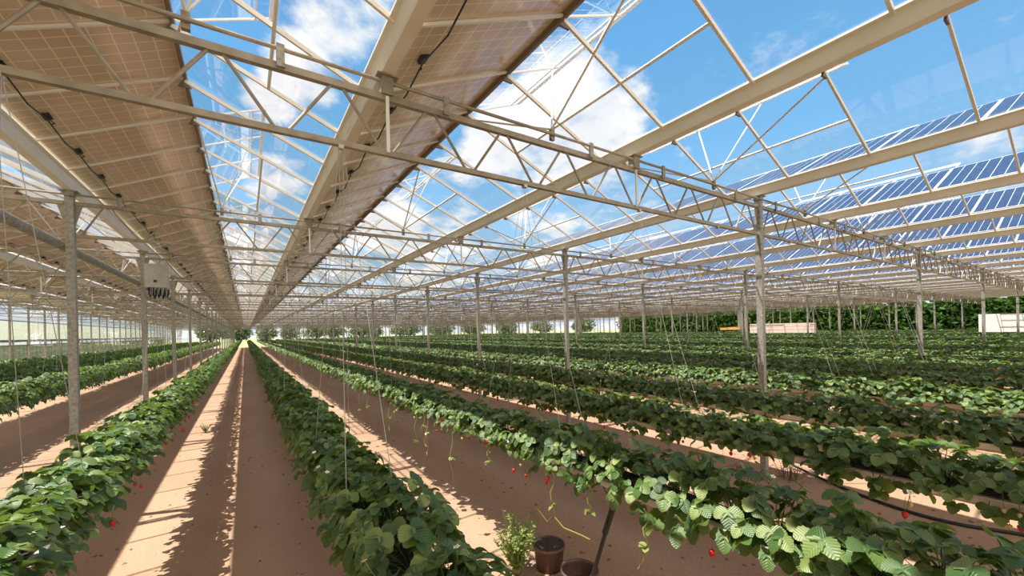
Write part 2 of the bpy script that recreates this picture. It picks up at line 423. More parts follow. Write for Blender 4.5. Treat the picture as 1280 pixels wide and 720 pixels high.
RX, RZ = 1.6, Z_RIDGE               # ridge relative to the gutter
EX, EZ = 3.09, 5.07                # foot of the glass slope on the next gutter
def on_glass(a): t = a / (EX - RX); return RX + a, RZ + (EZ - RZ) * t
YB = [Y1 + .51 + 1.02 * i for i in range(-10, 112)]
YB = [y for y in YB if YS <= y <= YE]
SILL = .80
for k in range(KS, KE):
    g = MB(); sx, sz = on_glass(SILL)
    ycuts = [YS] + YB + [YE]
    for y0, y1 in zip(ycuts[:-1], ycuts[1:]):
        ym = (y0 + y1) / 2
        r = (ym - Y1 + BAY / 2) % BAY - BAY / 2
        vent = abs(r) < 1.53
        a, b_ = ((sx, sz) if vent else (RX, RZ)), (EX, EZ)
        g.add([(a[0], y0, a[1]), (a[0], y1, a[1]), (b_[0], y1, b_[1]), (b_[0], y0, b_[1])], [(0, 1, 2, 3)])
    o = g.build(f'window_{k - KS + 1}', M['glass'], None, loc=(GX(k), 0, 0))
    tag(o, f'clear glass roof slope, {ordinal(k - KS + 1)} from the glass side wall', 'roof glass', kind='structure')
    fb = MB()
    for y in YB:
        fb.bar((RX, y, RZ - .025), (EX + .03, y, EZ - .03), .026, .042)
        fb.bar((.10, y, 5.075), (RX, y, RZ + .02), .028, .024)
    c = fb.build('glazing_bars', M['cream'], o); c['kind'] = 'structure'
    rb = MB(); rb.prism_y([(RX - .022, RZ + .035), (RX - .005, RZ - .01), (RX + .025, RZ - .012), (RX + .03, RZ + .02), (RX + .01, RZ + .065), (RX - .01, RZ + .065)], YS, YE)
    c = rb.build('ridge_bar', M['pv_edge'], o); c['kind'] = 'structure'
    br = MB()
    for y in YB:
        if y > 60: break
        br.add([(RX - .06, y - .012, RZ - .10), (RX + .065, y - .012, RZ - .10), (RX + .02, y - .012, RZ - .03), (RX - .02, y - .012, RZ - .03),
                (RX - .06, y + .012, RZ - .10), (RX + .065, y + .012, RZ - .10), (RX + .02, y + .012, RZ - .03), (RX - .02, y + .012, RZ - .03)],
               [(0, 1, 2, 3), (7, 6, 5, 4), (0, 4, 5, 1), (1, 5, 6, 2), (2, 6, 7, 3), (3, 7, 4, 0)])
    c = br.build('ridge_bracket', M['gasket'], o); c['kind'] = 'structure'

# ------------------------------------------------------------------ opening vents
VL = 1.51
def vent_parts():
    u = Vector((math.cos(.40), 0, math.sin(.40))); L = .88
    h = Vector((RX + .03, 0, RZ + .02)); e = h + u * L
    P = []
    P.append(('pane', MB().add([(h.x, -VL, h.z), (h.x, VL, h.z), (e.x, VL, e.z), (e.x, -VL, e.z)], [(0, 1, 2, 3)]), 'glass'))
    f = MB()
    for y in (-VL, -.51, .51, VL): f.bar((h.x, y, h.z), (e.x, y, e.z), .018, .022)
    f.bar((e.x, -VL, e.z), (e.x, VL, e.z), .05, .02); m_ = h + u * (L - .16); f.bar((m_.x, -VL, m_.z - .01), (m_.x, VL, m_.z - .01), .02, .015)
    P.append(('vent_frame', f, 'white'))
    pv = Vector((1.84, 0, 4.92))
    for y in (-.51, .51):
        t = h + u * (L - .16); P.append(('push_rod', MB().tube([pv, (t.x, y, t.z - .02)], .011, 6), 'white'))
    for y in (-1.53, 1.53): P.append(('brace_rod', MB().tube([pv, (RX + .05, y, RZ - .08)], .012, 6), 'cream'))
    P.append(('pivot_bracket', MB().box((1.84, 0, 4.86), (.05, .04, .12)), 'steel'))
    sx, sz = on_glass(SILL); P.append(('sill_tube', MB().tube([(sx, -1.53, sz - .03), (sx, 1.53, sz - .03)], .017, 6), 'cream'))
    return P
vent_list = []
for k in range(KS, KE):
    for j in range(-1, JN + 1):
        x, y = GX(k), TY(j)
        q = [project(x + RX + .4, y + t, RZ) for t in (-1.5, 0, 1.5)]
        vis = any(in_frame(x + RX + .4, y + t, RZ, 0) for t in (-1.5, 0, 1.5))
        vent_list.append((not vis, math.hypot(x + 2, y), k, j))
vent_list.sort()
mats_v = ['glass', 'white', 'steel', 'cream']
vs = MB()
for n, b, m in vent_parts(): vs.add(b.v, b.f, mats_v.index(m))
vent_me = vs.mesh('roof_vent', [M[q] for q in mats_v])
rest = MB(); vp = None; cnt = {}
for i, (hid, d, k, j) in enumerate(vent_list):
    if hid: continue
    loc = (GX(k), TY(j), 0)
    if i < 300:
        if i < 60:
            if vp is None:
                vp = empty('roof_vent', loc)
                for n, b, m in vent_parts(): b.build(n, M[m], vp)
                o = vp
            else: o = copy_tree(vp, loc)
        else: o = link('roof_vent', vent_me, None, loc)
        cnt[k] = cnt.get(k, 0) + 1
        tag(o, f'raised glass vent, {ordinal(cnt[k])} from camera on {ordinal(k - KS + 1)} roof ridge from side wall', 'roof vent', 'raised glass roof vents')
    else: rest.add([(a + loc[0], b_ + loc[1], c_) for a, b_, c_ in vs.v], vs.f, vs.m)
if rest.v: tag(rest.build('roof_vents_beyond', [M[q] for q in mats_v]), 'many small raised roof vents far down the greenhouse', 'roof vents', kind='stuff')

# ------------------------------------------------------------------ solar panels
P0, P1 = Vector((.09, 0, 5.095)), Vector((1.60, 0, 5.79))
PU = (P1 - P0).normalized(); PL = (P1 - P0).length; PN = Vector((-PU.z, 0, PU.x))
def panel_mb(b, off=(0, 0, 0)):
    o = Vector(off); t = .028; hw = .5095
    c = [P0 + Vector((0, -hw, 0)), P0 + Vector((0, hw, 0)), P1 + Vector((0, hw, 0)), P1 + Vector((0, -hw, 0))]
    lo = [tuple(o + q) for q in c]; hi = [tuple(o + q + PN * t) for q in c]
    b.add(lo + hi, [(0, 1, 2, 3), (7, 6, 5, 4), (0, 4, 5, 1), (1, 5, 6, 2), (2, 6, 7, 3), (3, 7, 4, 0)], [1, 0, 2, 2, 2, 2],
          [[(-.03, -.02), (1.03, -.02), (1.03, 1.02), (-.03, 1.02)], [(-.02, 1.02), (1.02, 1.02), (1.02, -.02), (-.02, -.02)]] + [[(0, 0)] * 4] * 4)
pvm = [M['pv_top'], M['pv_under'], M['pv_edge']]
b = MB(); panel_mb(b); panel_me = b.mesh('solar_module', pvm)
JB = P0 + PU * .27 - PN * .022
Rj = Matrix.Rotation(-math.atan2(PU.z, PU.x), 3, 'Y')
b = MB(); b.box(JB, (.07, .105, .03), 0, Rj)
for s in (-1, 1): b.tube([JB + Vector((0, s * .06, -.005)), JB + Vector((.03, s * .11, -.02)), JB + Vector((.0, s * .13, -.03))], .006, 5)
jb_me = b.mesh('junction_box', M['black'])
plist = []
for k in range(KS, KE):
    for i in range(-10, 111):
        y = Y1 + 1.02 * i
        if not YS + .4 < y < YE - .4: continue
        x = GX(k)
        vis = in_frame(x + .85, y, 5.4, 0)
        d = math.hypot(x + .85, y)
        w = d * (1 if k <= 2 else 1.15)
        plist.append((0 if vis else 1, w, k, i, x, y))
plist.sort()
keep = sorted(plist[:300], key=lambda q: (q[2], q[5]))
cnt = {}
for hid, w, k, i, x, y in keep:
    o = link('solar_module', panel_me, None, (x, y, 0)); cnt[k] = cnt.get(k, 0) + 1
    if k <= 4: link('junction_box', jb_me, o)
    side = 'brown-backed solar panel' if k <= 2 else 'blue-faced solar panel'
    tag(o, f'{side}, {ordinal(cnt[k])} from camera in {ordinal(k - KS + 1)} strip from the side wall', 'solar panel', 'solar panels on the roof slopes')
b = MB()
for hid, w, k, i, x, y in plist[300:]: panel_mb(b, (x, y, 0))
tag(b.build('solar_modules_beyond', pvm), 'the long strips of solar panels running on down the greenhouse roof', 'solar panels', kind='stuff')
# cables linking the junction boxes
for k in range(-3, 3):
    b = MB(); pts = []
    for i in range(-4, 45):
        y = Y1 + 1.02 * i
        pts += [(GX(k) + JB.x, y, JB.z - .03), (GX(k) + JB.x + .01, y + .5, JB.z - .075 - .03 * random.random())]
    b.tube(pts, .008, 5)
    tag(b.build('solar_cable', M['black']), f'black cable looping under the {ordinal(k - KS + 1)} solar panel strip from the side wall', 'cable', 'cables under the solar panels')

# ------------------------------------------------------------------ pipe and switch box by the posts
tag(MB().tube([(-2.275, YS, 4.12), (-2.275, YE, 4.12)], .065, 12).build('heating_pipe', M['galv'], smooth=True), 'thick grey pipe running along the post row that carries the switch box', 'pipe')
bx = empty('switch_box', (-2.09 + .235, TY(2) - .02, 3.98))
MB().box((0, -.11, .30), (.46, .18, .60)).build('cabinet', M['boxgrey'], bx)
b = MB(); b.box((0, -.204, .30), (.42, .012, .56)); b.box((.1, -.212, .30), (.008, .006, .56)); b.build('door', M['boxgrey'], bx)
MB().box((-.02, -.22, .16), (.06, .02, .05)).build('lock', M['black'], bx)
for q in range(5):
    x = -.16 + .08 * q; b = MB()
    b.tube([(x, -.1, .02), (x, -.1, -.06)], .026, 8); b.tube([(x, -.1, -.05), (x + .01, -.13, -.16), (x + .03, -.12, -.24 - .03 * (q % 2)), (x + .05, -.06, -.17), (x + .05, 0, -.03)], .02, 6)
    b.build('cable_gland', M['black'], bx)
tag(bx, 'grey electrical switch box with black cables hung high on a galvanised post', 'switch box')
MB().box((-.05, -.0, .3), (.5, .02, .05)).build('mounting_bar', M['galv'], bx)
for q, (k, j, dx) in enumerate(((3, 4, .16), (6, 5, .14), (6, 6, -.14))):
    o = empty('control_box', (GX(k) + dx, TY(j) - .06, 3.2 if q == 0 else 3.7)); MB().box((0, 0, .25), (.3, .16, .5)).build('housing', M['sheet'], o); MB().box((0, -.083, .25), (.26, .01, .46)).build('cover', M['boxgrey'], o)
    tag(o, ['small white control box on a post of the hose row, lower than the others', 'small white control box high on a distant post, the nearer of two', 'small white control box high on a distant post, the further of two'][q], 'control box')

# ------------------------------------------------------------------ side wall of glass
b = MB(); wx = GX(-3); ny = int((YE - YS) / 2.55)
for i in range(ny + 1):
    y = YS + 2.55 * i; b.box((wx, y, 2.45), (.09, .07, 4.9))
for z in (.3, 2.45, 3.95, 4.85): b.box((wx, (YS + YE) / 2, z), (.05, YE - YS, .05))
b.box((wx, (YS + YE) / 2, .14), (.14, YE - YS, .28))
for z in (4.2, 4.5): b.box((wx, (YS + YE) / 2, z), (.025, YE - YS, .025))
w = tag(b.build('wall_left', M['steel']), 'glazed side wall with slim steel mullions', 'wall', kind='structure')
g = MB().add([(wx - .01, YS, .3), (wx - .01, YE, .3), (wx - .01, YE, 4.9), (wx - .01, YS, 4.9)], [(0, 1, 2, 3)]).build('wall_glass', M['wallglass'], w)
g['kind'] = 'structure'
# neighbouring glasshouse outside
nb = empty('neighbouring_glasshouse', (0, 0, 0))
MB().add([(-24, 20, 2.9), (-24, 190, 2.9), (-31, 190, 5.8), (-31, 20, 5.8), (-24, 20, 2.8), (-24, 190, 2.8), (-31, 190, 5.7), (-31, 20, 5.7)],
         [(0, 1, 2, 3), (7, 6, 5, 4), (0, 4, 5, 1), (1, 5, 6, 2), (2, 6, 7, 3), (3, 7, 4, 0)]).build('roof_slope', M['whitewash'], nb)
b = MB(); b.box((-24.05, 105, 2.72), (.25, 170, .22)); b.box((-24.05, 105, 2.2), (.15, 170, .1)); b.build('eave_gutter', M['hose'], nb)
b = MB()
for i in range(43): b.box((-24.1, 20 + 4 * i, 1.4), (.1, .1, 2.7))
b.build('wall_mullions', M['steel'], nb)
MB().box((-24.4, 105, 1.1), (.04, 170, 2.2)).build('wall_sheet', M['whitewash'], nb)
tag(nb, 'whitewashed glasshouse standing outside beyond the glazed side wall', 'greenhouse')

# ------------------------------------------------------------------ leaves and plants
def leaflet(hi, L, w):
    """vertices (n,3), quads, uv in the leaflet frame: x along, z up"""
    T = np.linspace(0, 1, 9) if hi else np.array([0, .42, 1.])
    prof = .5 * np.sin(PI * (T * .9 + .055)) ** .62 * w / L
    if hi: prof = prof * (1 + .07 * np.where(np.arange(9) % 2 == 0, -1, 1))
    n = len(T); z0 = -.22 * T ** 2 * L
    mid = np.stack([T * L, 0 * T, z0], 1)
    a = np.stack([T * L - (.02 * L if hi else 0), prof * L, z0 + .32 * prof * L], 1); b = a * np.array([1, -1, 1])
    V = np.concatenate([a, mid, b]); Q, U = [], []
    for s in (0, 1):
        for i in range(n - 1):
            q = [s * n + i, s * n + n + i, s * n + n + i + 1, s * n + i + 1]; Q.append(q)
            uu = [(T[i], (prof[i] if s == 0 else 0)), (T[i], (0 if s == 0 else -prof[i])), (T[i + 1], (0 if s == 0 else -prof[i + 1])), (T[i + 1], (prof[i + 1] if s == 0 else 0))]
            U.append(uu)
    return V, np.array(Q), np.array(U)

def frame(f, up):
    f = f / np.linalg.norm(f); y = np.cross(up, f); y /= np.linalg.norm(y); z = np.cross(f, y)
    return np.stack([f, y, z], 1)

def plant(rng, level, nleaf):
    """level 2 = full, 1 = light, 0 = far (single quads)"""
    Vs, Qs, Us, n0 = [], [], [], 0
    def add(V, Q, U):
        nonlocal n0
        Vs.append(V); Qs.append(Q + n0); Us.append(U); n0 += len(V)
    for i in range(nleaf):
        x = rng.uniform(-.25, .25); y = rng.uniform(-.16, .16)
        e = abs(x) / .25
        z = .04 + .145 * (1 - e ** 2.4) + rng.uniform(-.06, .045)
        if i % 4 == 0:          # leaves hanging over the side of the trough
            x = (1 if i % 8 else -1) * rng.uniform(.15, .27); e = 1.; z = rng.uniform(-.10, .06)
        if rng.random() < .12: z += .06
        tip = np.array([x, y, z])
        out = np.array([x * 1.2, y, 0]) + rng.normal(0, .12, 3) * np.array([1, 1, 0]); out[2] = 0
        if np.linalg.norm(out) < 1e-3: out = np.array([1., 0, 0])
        out /= np.linalg.norm(out)
        tau = rng.uniform(.0, .55) + .75 * max(0, e - .45)
        f = out * math.cos(tau) - np.array([0, 0, 1]) * math.sin(tau)
        up = np.array([0, 0, 1]) + .25 * rng.normal(0, 1, 3) * np.array([1, 1, 0]) + out * .3
        R = frame(f, up)
        size = rng.uniform(.058, .092)
        for ang, sc in ((0, 1.), (1.35, .92), (-1.35, .92)):
            if level == 0 and ang: continue
            LL = size * sc * (1.9 if level == 0 else 1)
            V, Q, U = leaflet(level == 2, LL, LL * (.92 if level else 1.0))
            c, s_ = math.cos(ang), math.sin(ang)
            V = V @ np.array([[c, s_, 0], [-s_, c, 0], [0, 0, 1]])
            V = V + np.array([.004 if ang == 0 else -.004, 0, 0])
            add(V @ R.T + tip, Q, U)
        if level == 2:
            base = np.array([x * .12, y * .3, -.01]); ctrl = np.array([x * .45, y * .6, z * .75 + .02])
            ts = np.linspace(0, 1, 5); pts = [(1 - t) ** 2 * base + 2 * t * (1 - t) * ctrl + t * t * tip for t in ts]
            V = []
            for p in pts:
                for kk in range(3): V.append(p + .0025 * np.array([math.cos(2.1 * kk), math.sin(2.1 * kk), 0]))
            Q = [[a * 3 + kk, a * 3 + (kk + 1) % 3, a * 3 + 3 + (kk + 1) % 3, a * 3 + 3 + kk] for a in range(4) for kk in range(3)]
            add(np.array(V), np.array(Q), np.zeros((len(Q), 4, 2)))
    return np.concatenate(Vs), np.concatenate(Qs), np.concatenate(Us)

HI = [plant(np.random.default_rng(100 + i), 2, 40) for i in range(8)]
MID = [plant(np.random.default_rng(200 + i), 1, 36) for i in range(6)]
LOW = [plant(np.random.default_rng(300 + i), 0, 28) for i in range(6)]
HI_ME = [np_mesh('strawberry_plant', v, q, u, [M['leaf']]) for v, q, u in HI]
Z_T = 1.50
DY = .225

def berry_mesh(mat, s):
    b = MB(); b.lathe([(.001, -.036 * s), (.008 * s, -.032 * s), (.014 * s, -.02 * s), (.0165 * s, -.008 * s), (.012 * s, .0), (.002, .003)], 10, 0)
    for i in range(5):
        a = 2 * PI * i / 5; c_, s_ = math.cos(a), math.sin(a)
        b.add([(-.005 * s_, .005 * c_, .003), (.005 * s_, -.005 * c_, .003), (.018 * s * c_, .018 * s * s_, -.002)], [(0, 1, 2)], 1)
    b.tube([(0, 0, .002), (.004, 0, .05), (.0, .01, .10)], .0016, 4, 1)
    return b.mesh('berry', [mat, M['stem']], True)
BER = [berry_mesh(M['berry'], 1.15), berry_mesh(M['berry'], .95), berry_mesh(M['berry_pale'], .8)]
def blossom_mesh():
    b = MB()
    for i in range(5):
        a = 2 * PI * i / 5; c_, s_ = math.cos(a), math.sin(a)
        b.add([(0, 0, 0), (.009 * c_ + .007 * s_, .009 * s_ - .007 * c_, .002), (.017 * c_, .017 * s_, .003), (.009 * c_ - .007 * s_, .009 * s_ + .007 * c_, .002)], [(0, 1, 2, 3)], 0)
    b.lathe([(.006, .0), (.005, .004), (.001, .006)], 8, 1)
    b.tube([(0, 0, 0), (.01, 0, -.05), (.03, 0, -.10)], .0015, 4, 2)
    return b.mesh('blossom', [M['petal'], M['pollen'], M['stem']])
BLO = blossom_mesh()

row_name = {}
for n, x in enumerate(ROW_X):
    row_name[x] = ['the trough between path and switch box', 'the shaded trough along the bright path', 'the trough with hanging runners', 'the trough above the black hose',
                   'the first trough past the black hose', 'the second trough past the black hose'][n] if n < 6 else f'the {ordinal(n - 3)} trough past the black hose'
for n, x in enumerate(ROW_L): row_name[x] = ['the first trough behind the switch box', 'the second trough behind the switch box', 'the third trough behind the switch box', 'the last trough along the glass side wall'][n]

plants = []
for x in ROW_X + ROW_L:
    y = -3.5 + RNG.uniform(0, .2)
    if x in ROW_L: y = 1.5
    while y < 111:
        vis = in_frame(x, y, 1.55, 60)
        d = x * ST + y * CT
        plants.append((0 if vis else 1, math.hypot(x, y) if d > 0 else 99, x, y)); y += DY * (1 if math.hypot(x, y) < 45 else 1.6)
plants.sort()
ind = sorted(plants[:300], key=lambda q: (q[2], q[3])); oth = plants[300:]
prng = random.Random(5); cnt = {}; near = []
LEFT = set(ROW_L)
for hid, d, x, y in ind:
    v = prng.randrange(8)
    o = link('strawberry_plant', HI_ME[v], None, (x + prng.uniform(-.04, .04), y, Z_T - (.30 if x in LEFT else 0) + prng.uniform(-.02, .02)), prng.choice((0, PI)) + prng.uniform(-.35, .35))
    s = prng.uniform(.92, 1.12) * (1.2 if x in LEFT else 1); o.scale = (s, s, s * prng.uniform(.9, 1.15) * (1.4 if x in LEFT else 1))
    cnt[x] = cnt.get(x, 0) + 1
    tag(o, f'leafy strawberry plant, {ordinal(cnt[x])} from camera in {row_name[x]}', 'strawberry plant', 'strawberry plants in the long troughs')
    near.append((o, x, y))
    if prng.random() < (.85 if x in (ROW_X[2], ROW_X[3]) else .5):
        sd = -1 if x > 2 and prng.random() < .8 else prng.choice((-1, 1)); y0 = prng.uniform(-.08, .08)
        for q in range(prng.choice((1, 2, 2, 3))):
            kid = link('berry', BER[prng.choice((0, 0, 1, 2, 2))], o, (sd * prng.uniform(.20, .33), y0 + prng.uniform(-.05, .05), prng.uniform(-.17, -.03)), prng.uniform(0, 6))
    if prng.random() < .3:
        k_ = link('blossom', BLO, o, (prng.uniform(-.3, .3), prng.uniform(-.1, .1), prng.uniform(.2, .31)), prng.uniform(0, 6)); k_.rotation_euler = (prng.uniform(-.5, .5), prng.uniform(-.5, .5), 0)
Vs, Qs, Us, n0 = [], [], [], 0
for hid, d, x, y in oth:
    if hid and not (y < 14 and x < 14) and not (abs(x) < 60 and y < 8 and x > 0): continue
    dd = math.hypot(x, y)
    lib = HI if dd < 6 else MID if dd < 32 else LOW
    V, Q, U = lib[prng.randrange(len(lib))]
    a = prng.choice((0, PI)) + prng.uniform(-.3, .3); c, s = math.cos(a), math.sin(a); k = prng.uniform(.95, 1.15) * (1.2 if x in LEFT else 1)
    W = V @ np.array([[c, s, 0], [-s, c, 0], [0, 0, 1]]) * k * np.array([1, 1, 1.4 if x in LEFT else 1]) + np.array([x + prng.uniform(-.04, .04), y, Z_T - (.30 if x in LEFT else 0)])
    Vs.append(W); Qs.append(Q + n0); Us.append(U); n0 += len(V)
me = np_mesh('strawberry_foliage', np.concatenate(Vs), np.concatenate(Qs), np.concatenate(Us), [M['leaf']])
tag(link('strawberry_foliage', me), 'dense green strawberry foliage filling the troughs further down the greenhouse', 'strawberry plants', kind='stuff')

# troughs
tprof = [(-.12, 1.42), (.12, 1.42), (.14, 1.475), (.16, 1.478), (.16, 1.487), (-.16, 1.487), (-.16, 1.478), (-.14, 1.475)]
for x in ROW_X + ROW_L:
    y0, y1 = (-4 if x in ROW_X else 1), 112
    o = MB().prism_y(tprof, y0, y1).build('growing_trough', M['trough'], None, loc=(x, 0, -.30 if x in ROW_L else 0))
    n = row_name[x].replace('the ', '', 1).replace('trough', 'hanging trough', 1)
    tag(o, 'white hanging planter, ' + row_name[x].replace('the trough with', 'the trough bearing'), 'trough', 'hanging growing troughs')
    b = MB().tube([(0, y0, 1.395), (0, y0 + 1, 1.395), (0, y1, 1.395)], .02, 8); b.build('drain_pipe', M['film'], o)
    b = MB().box((0, (y0 + y1) / 2, 1.49), (.22, y1 - y0, .03)); b.build('substrate', M['peat'], o)
    b = MB()
    yy = y0 + .5
    while yy < 40: b.box((0, yy, 1.41), (.28, .03, .02)); yy += 2.55
    b.build('cradle', M['galv'], o)

# suspension wires: a V of strands from every truss down to the trough
for x in ROW_X[:9] + ROW_L[:2]:
    n = 0
    for j in range(0, 6):
        y = TY(j)
        if not in_frame(x, y, 2.2, 60): continue
        b = MB()
        for s in (-1, 1):
            for q in (-1, 1): b.tube([(x + q * .015, y, Z_BOT - .02), (x + q * .16, y + s * .75, 1.48)], .0024, 4)
        b.box((x, y, Z_BOT - .03), (.04, .05, .03)); n += 1
        tag(b.build('suspension_wire', M['wire']), f'thin wires, {ordinal(n)} set from camera holding {row_name[x]}', 'wire', 'suspension wires of the troughs')

# runners hanging from the trough with long runners
def runner(par, x, y, z0, z1, ends, leafz=None):
    b = MB(); n = 6
    pts = [(x + .02 * math.sin(i * 1.3), y + .012 * math.cos(i * 2), z0 + (z1 - z0) * i / n) for i in range(n + 1)]
    b.tube(pts, .0045, 5)
    for e in ends:
        b.tube([(x, y, z1), (x + e[0] * .3, y + e[1] * .3, z1 - .08), (x + e[0] * .8, y + e[1] * .8, z1 + e[2] * .9), (x + e[0], y + e[1], z1 + e[2])], .0045, 5)
    o = b.build('runner', M['runner'])
    mw = par.matrix_basis.copy(); o.parent = par; o.matrix_parent_inverse = mw.inverted()
    Vs, Qs, Us, n0 = [], [], [], 0; rr = np.random.default_rng(int(abs(y) * 100))
    for i in range(5):
        a = rr.uniform(0, 6.28); f = np.array([math.cos(a), math.sin(a), rr.uniform(-.6, .4)])
        V, Q, U = leaflet(True, .05, .046); V = V @ frame(f, np.array([0, 0, 1.])).T + np.array([x, y, (leafz or z1) + rr.uniform(-.02, .02)])
        Vs.append(V); Qs.append(Q + n0); Us.append(U); n0 += len(V)
    me = np_mesh('runner_leaf', np.concatenate(Vs), np.concatenate(Qs), np.concatenate(Us), [M['weedleaf']])
    l = link('runner_leaf', me); l.parent = o
X3 = ROW_X[2]
def nearest(x, y): return min((q for q in near if q[1] == x), key=lambda q: abs(q[2] - y))[0]
bpy.context.view_layer.update()
for y, z1, lz, ends in ((2.79, 1.08, 1.16, [(-.05, .2, .0), (.1, -.35, -.1)]), (2.33, 1.27, None, []), (1.80, 1.22, None, [(-.02, .06, -.16)]), (4.87, .75, 1.05, []), (5.72, .95, 1.2, [(.02, .1, -.05)]),
                        (5.85, 1.1, 1.28, [(0, -.1, -.1)]), (6.2, .98, None, []), (7.6, .95, 1.15, [(0, .1, .0)]), (9.2, .9, 1.1, []), (10.0, .9, None, []), (3.9, 1.25, None, [])):
    runner(nearest(X3, y), X3 - .30, y, 1.48, z1, ends, lz)

# ------------------------------------------------------------------ buckets, weed, hose, drip line, dry tuft
def bucket(name, loc, r, h, filled, label):
    o = empty(name, loc)
    b = MB().lathe([(.001, 0), (r * .82, 0), (r * .97, h - .03), (r * 1.04, h - .03), (r * 1.04, h), (r * .95, h), (r * .94, h - .03), (r * .8, .02), (.001, .02)], 32); b.build('pot_wall', M['pot'], o, True)
    if filled: MB().lathe([(r * .93, h - .012), (r * .6, h - .004), (r * .3, h - .01), (.001, h - .003)], 32).build('soil_fill', M['peat'], o, True)
    else: MB().lathe([(r * .84, h * .35), (.001, h * .35)], 32).build('soil_fill', M['peat'], o, True)
    tag(o, label, 'pot'); return o
bucket('plant_pot', (2.83, 3.66, 0), .178, .27, True, 'brown plastic pot filled to the rim with black soil beside the weed')
bucket('plant_pot', (2.80, 3.12, 0), .188, .25, False, 'brown half-empty plastic pot with the black drip line leaning in it')
b = MB()
for q in (-1, 1): b.tube([(2.72 + q * .012, 3.02, .13), (2.58 + q * .012, 2.78, .35), (2.5 + q * .01, 2.61, .55), (2.5 + q * .006, 2.48, .9), (2.5, 2.35, 1.25)], .014, 8)
b.tube([(2.5, 2.46, .97), (2.5, 2.35, 1.25)], .026, 8)
o = b.build('drip_line', M['hose'])
w1 = MB()
for q, (dx, dy) in enumerate(((-.06, .05), (.0, -.02), (.05, -.1))): w1.tube([(2.5, 2.35, 1.24), (2.49 + dx * .6, 2.34 + dy * .6, 1.33), (2.46 + dx, 2.34 + dy, 1.43)], .004, 5)
w1.build('thin_hose', M['hose'], o)
tag(o, 'black bundled drip line hanging from a trough down into the half-empty pot', 'drip line')

def weed(loc, n, h, r, label, mat='weedleaf', seed=3):
    rr = np.random.default_rng(seed); st = MB(); Vs, Qs, Us, n0 = [], [], [], 0
    for i in range(n):
        a = rr.uniform(0, 6.28); q = rr.uniform(.2, 1) * r; hh = h * rr.uniform(.55, 1)
        p = [np.array([0, 0, 0]), np.array([q * .5 * math.cos(a), q * .5 * math.sin(a), hh * .55]), np.array([q * math.cos(a), q * math.sin(a), hh])]
        st.tube([tuple(t) for t in p], .004, 4)
        for m in range(9):
            t = rr.uniform(.15, 1); c = p[0] * (1 - t) ** 2 + 2 * t * (1 - t) * p[1] + t * t * p[2]
            b_ = rr.uniform(0, 6.28); V, Q, U = leaflet(False, rr.uniform(.04, .075), .03)
            V = V @ frame(np.array([math.cos(b_), math.sin(b_), rr.uniform(-.3, .7)]), np.array([0, 0, 1.])).T + c
            Vs.append(V); Qs.append(Q + n0); Us.append(U); n0 += len(V)
    o = empty('weed', loc); st.build('stem', M['stem'] if mat != 'dry' else M['dry'], o)
    link('weed_leaves', np_mesh('weed_leaves', np.concatenate(Vs), np.concatenate(Qs), np.concatenate(Us), [M[mat]]), o)
    tag(o, label, 'weed'); return o
weed((2.46, 3.74, 0), 60, .68, .28, 'tall pale green weed growing beside the brown pots')
weed((-1.0, 14.4, 0), 14, .25, .2, 'small green weed at the edge of the bright path', seed=5)
def tuft(loc, label, n=46, seed=9):
    rr = random.Random(seed); b = MB()
    for i in range(n):
        a = rr.uniform(0, 6.28); q = rr.uniform(.1, .45); h = rr.uniform(.08, .3)
        b.tube([(0.1 * math.cos(a), .1 * math.sin(a), 0), (q * .6 * math.cos(a), q * .6 * math.sin(a), h), (q * math.cos(a + .4), q * math.sin(a + .4), h * rr.uniform(.3, 1.1))], .004, 4)
    tag(b.build('dry_weed', M['dry'], loc=loc), label, 'dry weed')
tuft((7.85, 3.3, 0), 'dry brown weed tuft at the foot of the post above the black hose')
tuft((7.3, 3.75, 0), 'small dry brown weed tuft just behind the hose post', 26, 12)
hp = [(8.15, 4.2, .03), (8.49, 3.7, .35), (8.36, 3.34, .06), (7.98, 2.52, .025), (7.73, 1.8, .025), (7.75, 1.27, .025), (7.98, .77, .025), (8.3, -.2, .025), (8.5, -2, .025)]
hp[0] = (8.6, 4.3, 1.3); hp[1] = (8.52, 3.85, .7)
def smooth_path(p, n=8):
    out = []
    p = [Vector(q) for q in p]
    for i in range(len(p) - 1):
        a, b_, c, d = p[max(i - 1, 0)], p[i], p[i + 1], p[min(i + 2, len(p) - 1)]
        for t in range(n):
            t /= n; out.append(.5 * ((2 * b_) + (c - a) * t + (2 * a - 5 * b_ + 4 * c - d) * t * t + (3 * b_ - 3 * c + d - a) * t ** 3))
    out.append(p[-1]); return out
tag(MB().tube(smooth_path([(8.42, 3.5, .10)] + hp[2:]), .022, 10).build('irrigation_hose', M['hose'], smooth=True), 'black irrigation hose snaking over the soil past a steel post', 'hose')
# clods and fallen bits on the soil
rr = np.random.default_rng(4); V, Qd, n0 = [], [], 0
for i in range(900):
    x, y = rr.uniform(-4, 9), rr.uniform(0.5, 16); s = rr.uniform(.006, .022)
    base = np.array([[-1, -1, 0], [1, -1, 0], [1, 1, 0], [-1, 1, 0], [-.6, -.6, .8], [.6, -.6, .8], [.6, .6, .8], [-.6, .6, .8]]) * s * rr.uniform(.7, 1.3, (8, 3)) + np.array([x, y, 0])
    V.append(base); Qd.append(np.array([[4, 5, 6, 7], [0, 1, 5, 4], [1, 2, 6, 5], [2, 3, 7, 6], [3, 0, 4, 7]]) + n0); n0 += 8
tag(link('soil_clods', np_mesh('soil_clods', np.concatenate(V), np.concatenate(Qd), None, [M['dry']], False)), 'small brown clods and dead bits strewn over the soil', 'debris', kind='stuff')

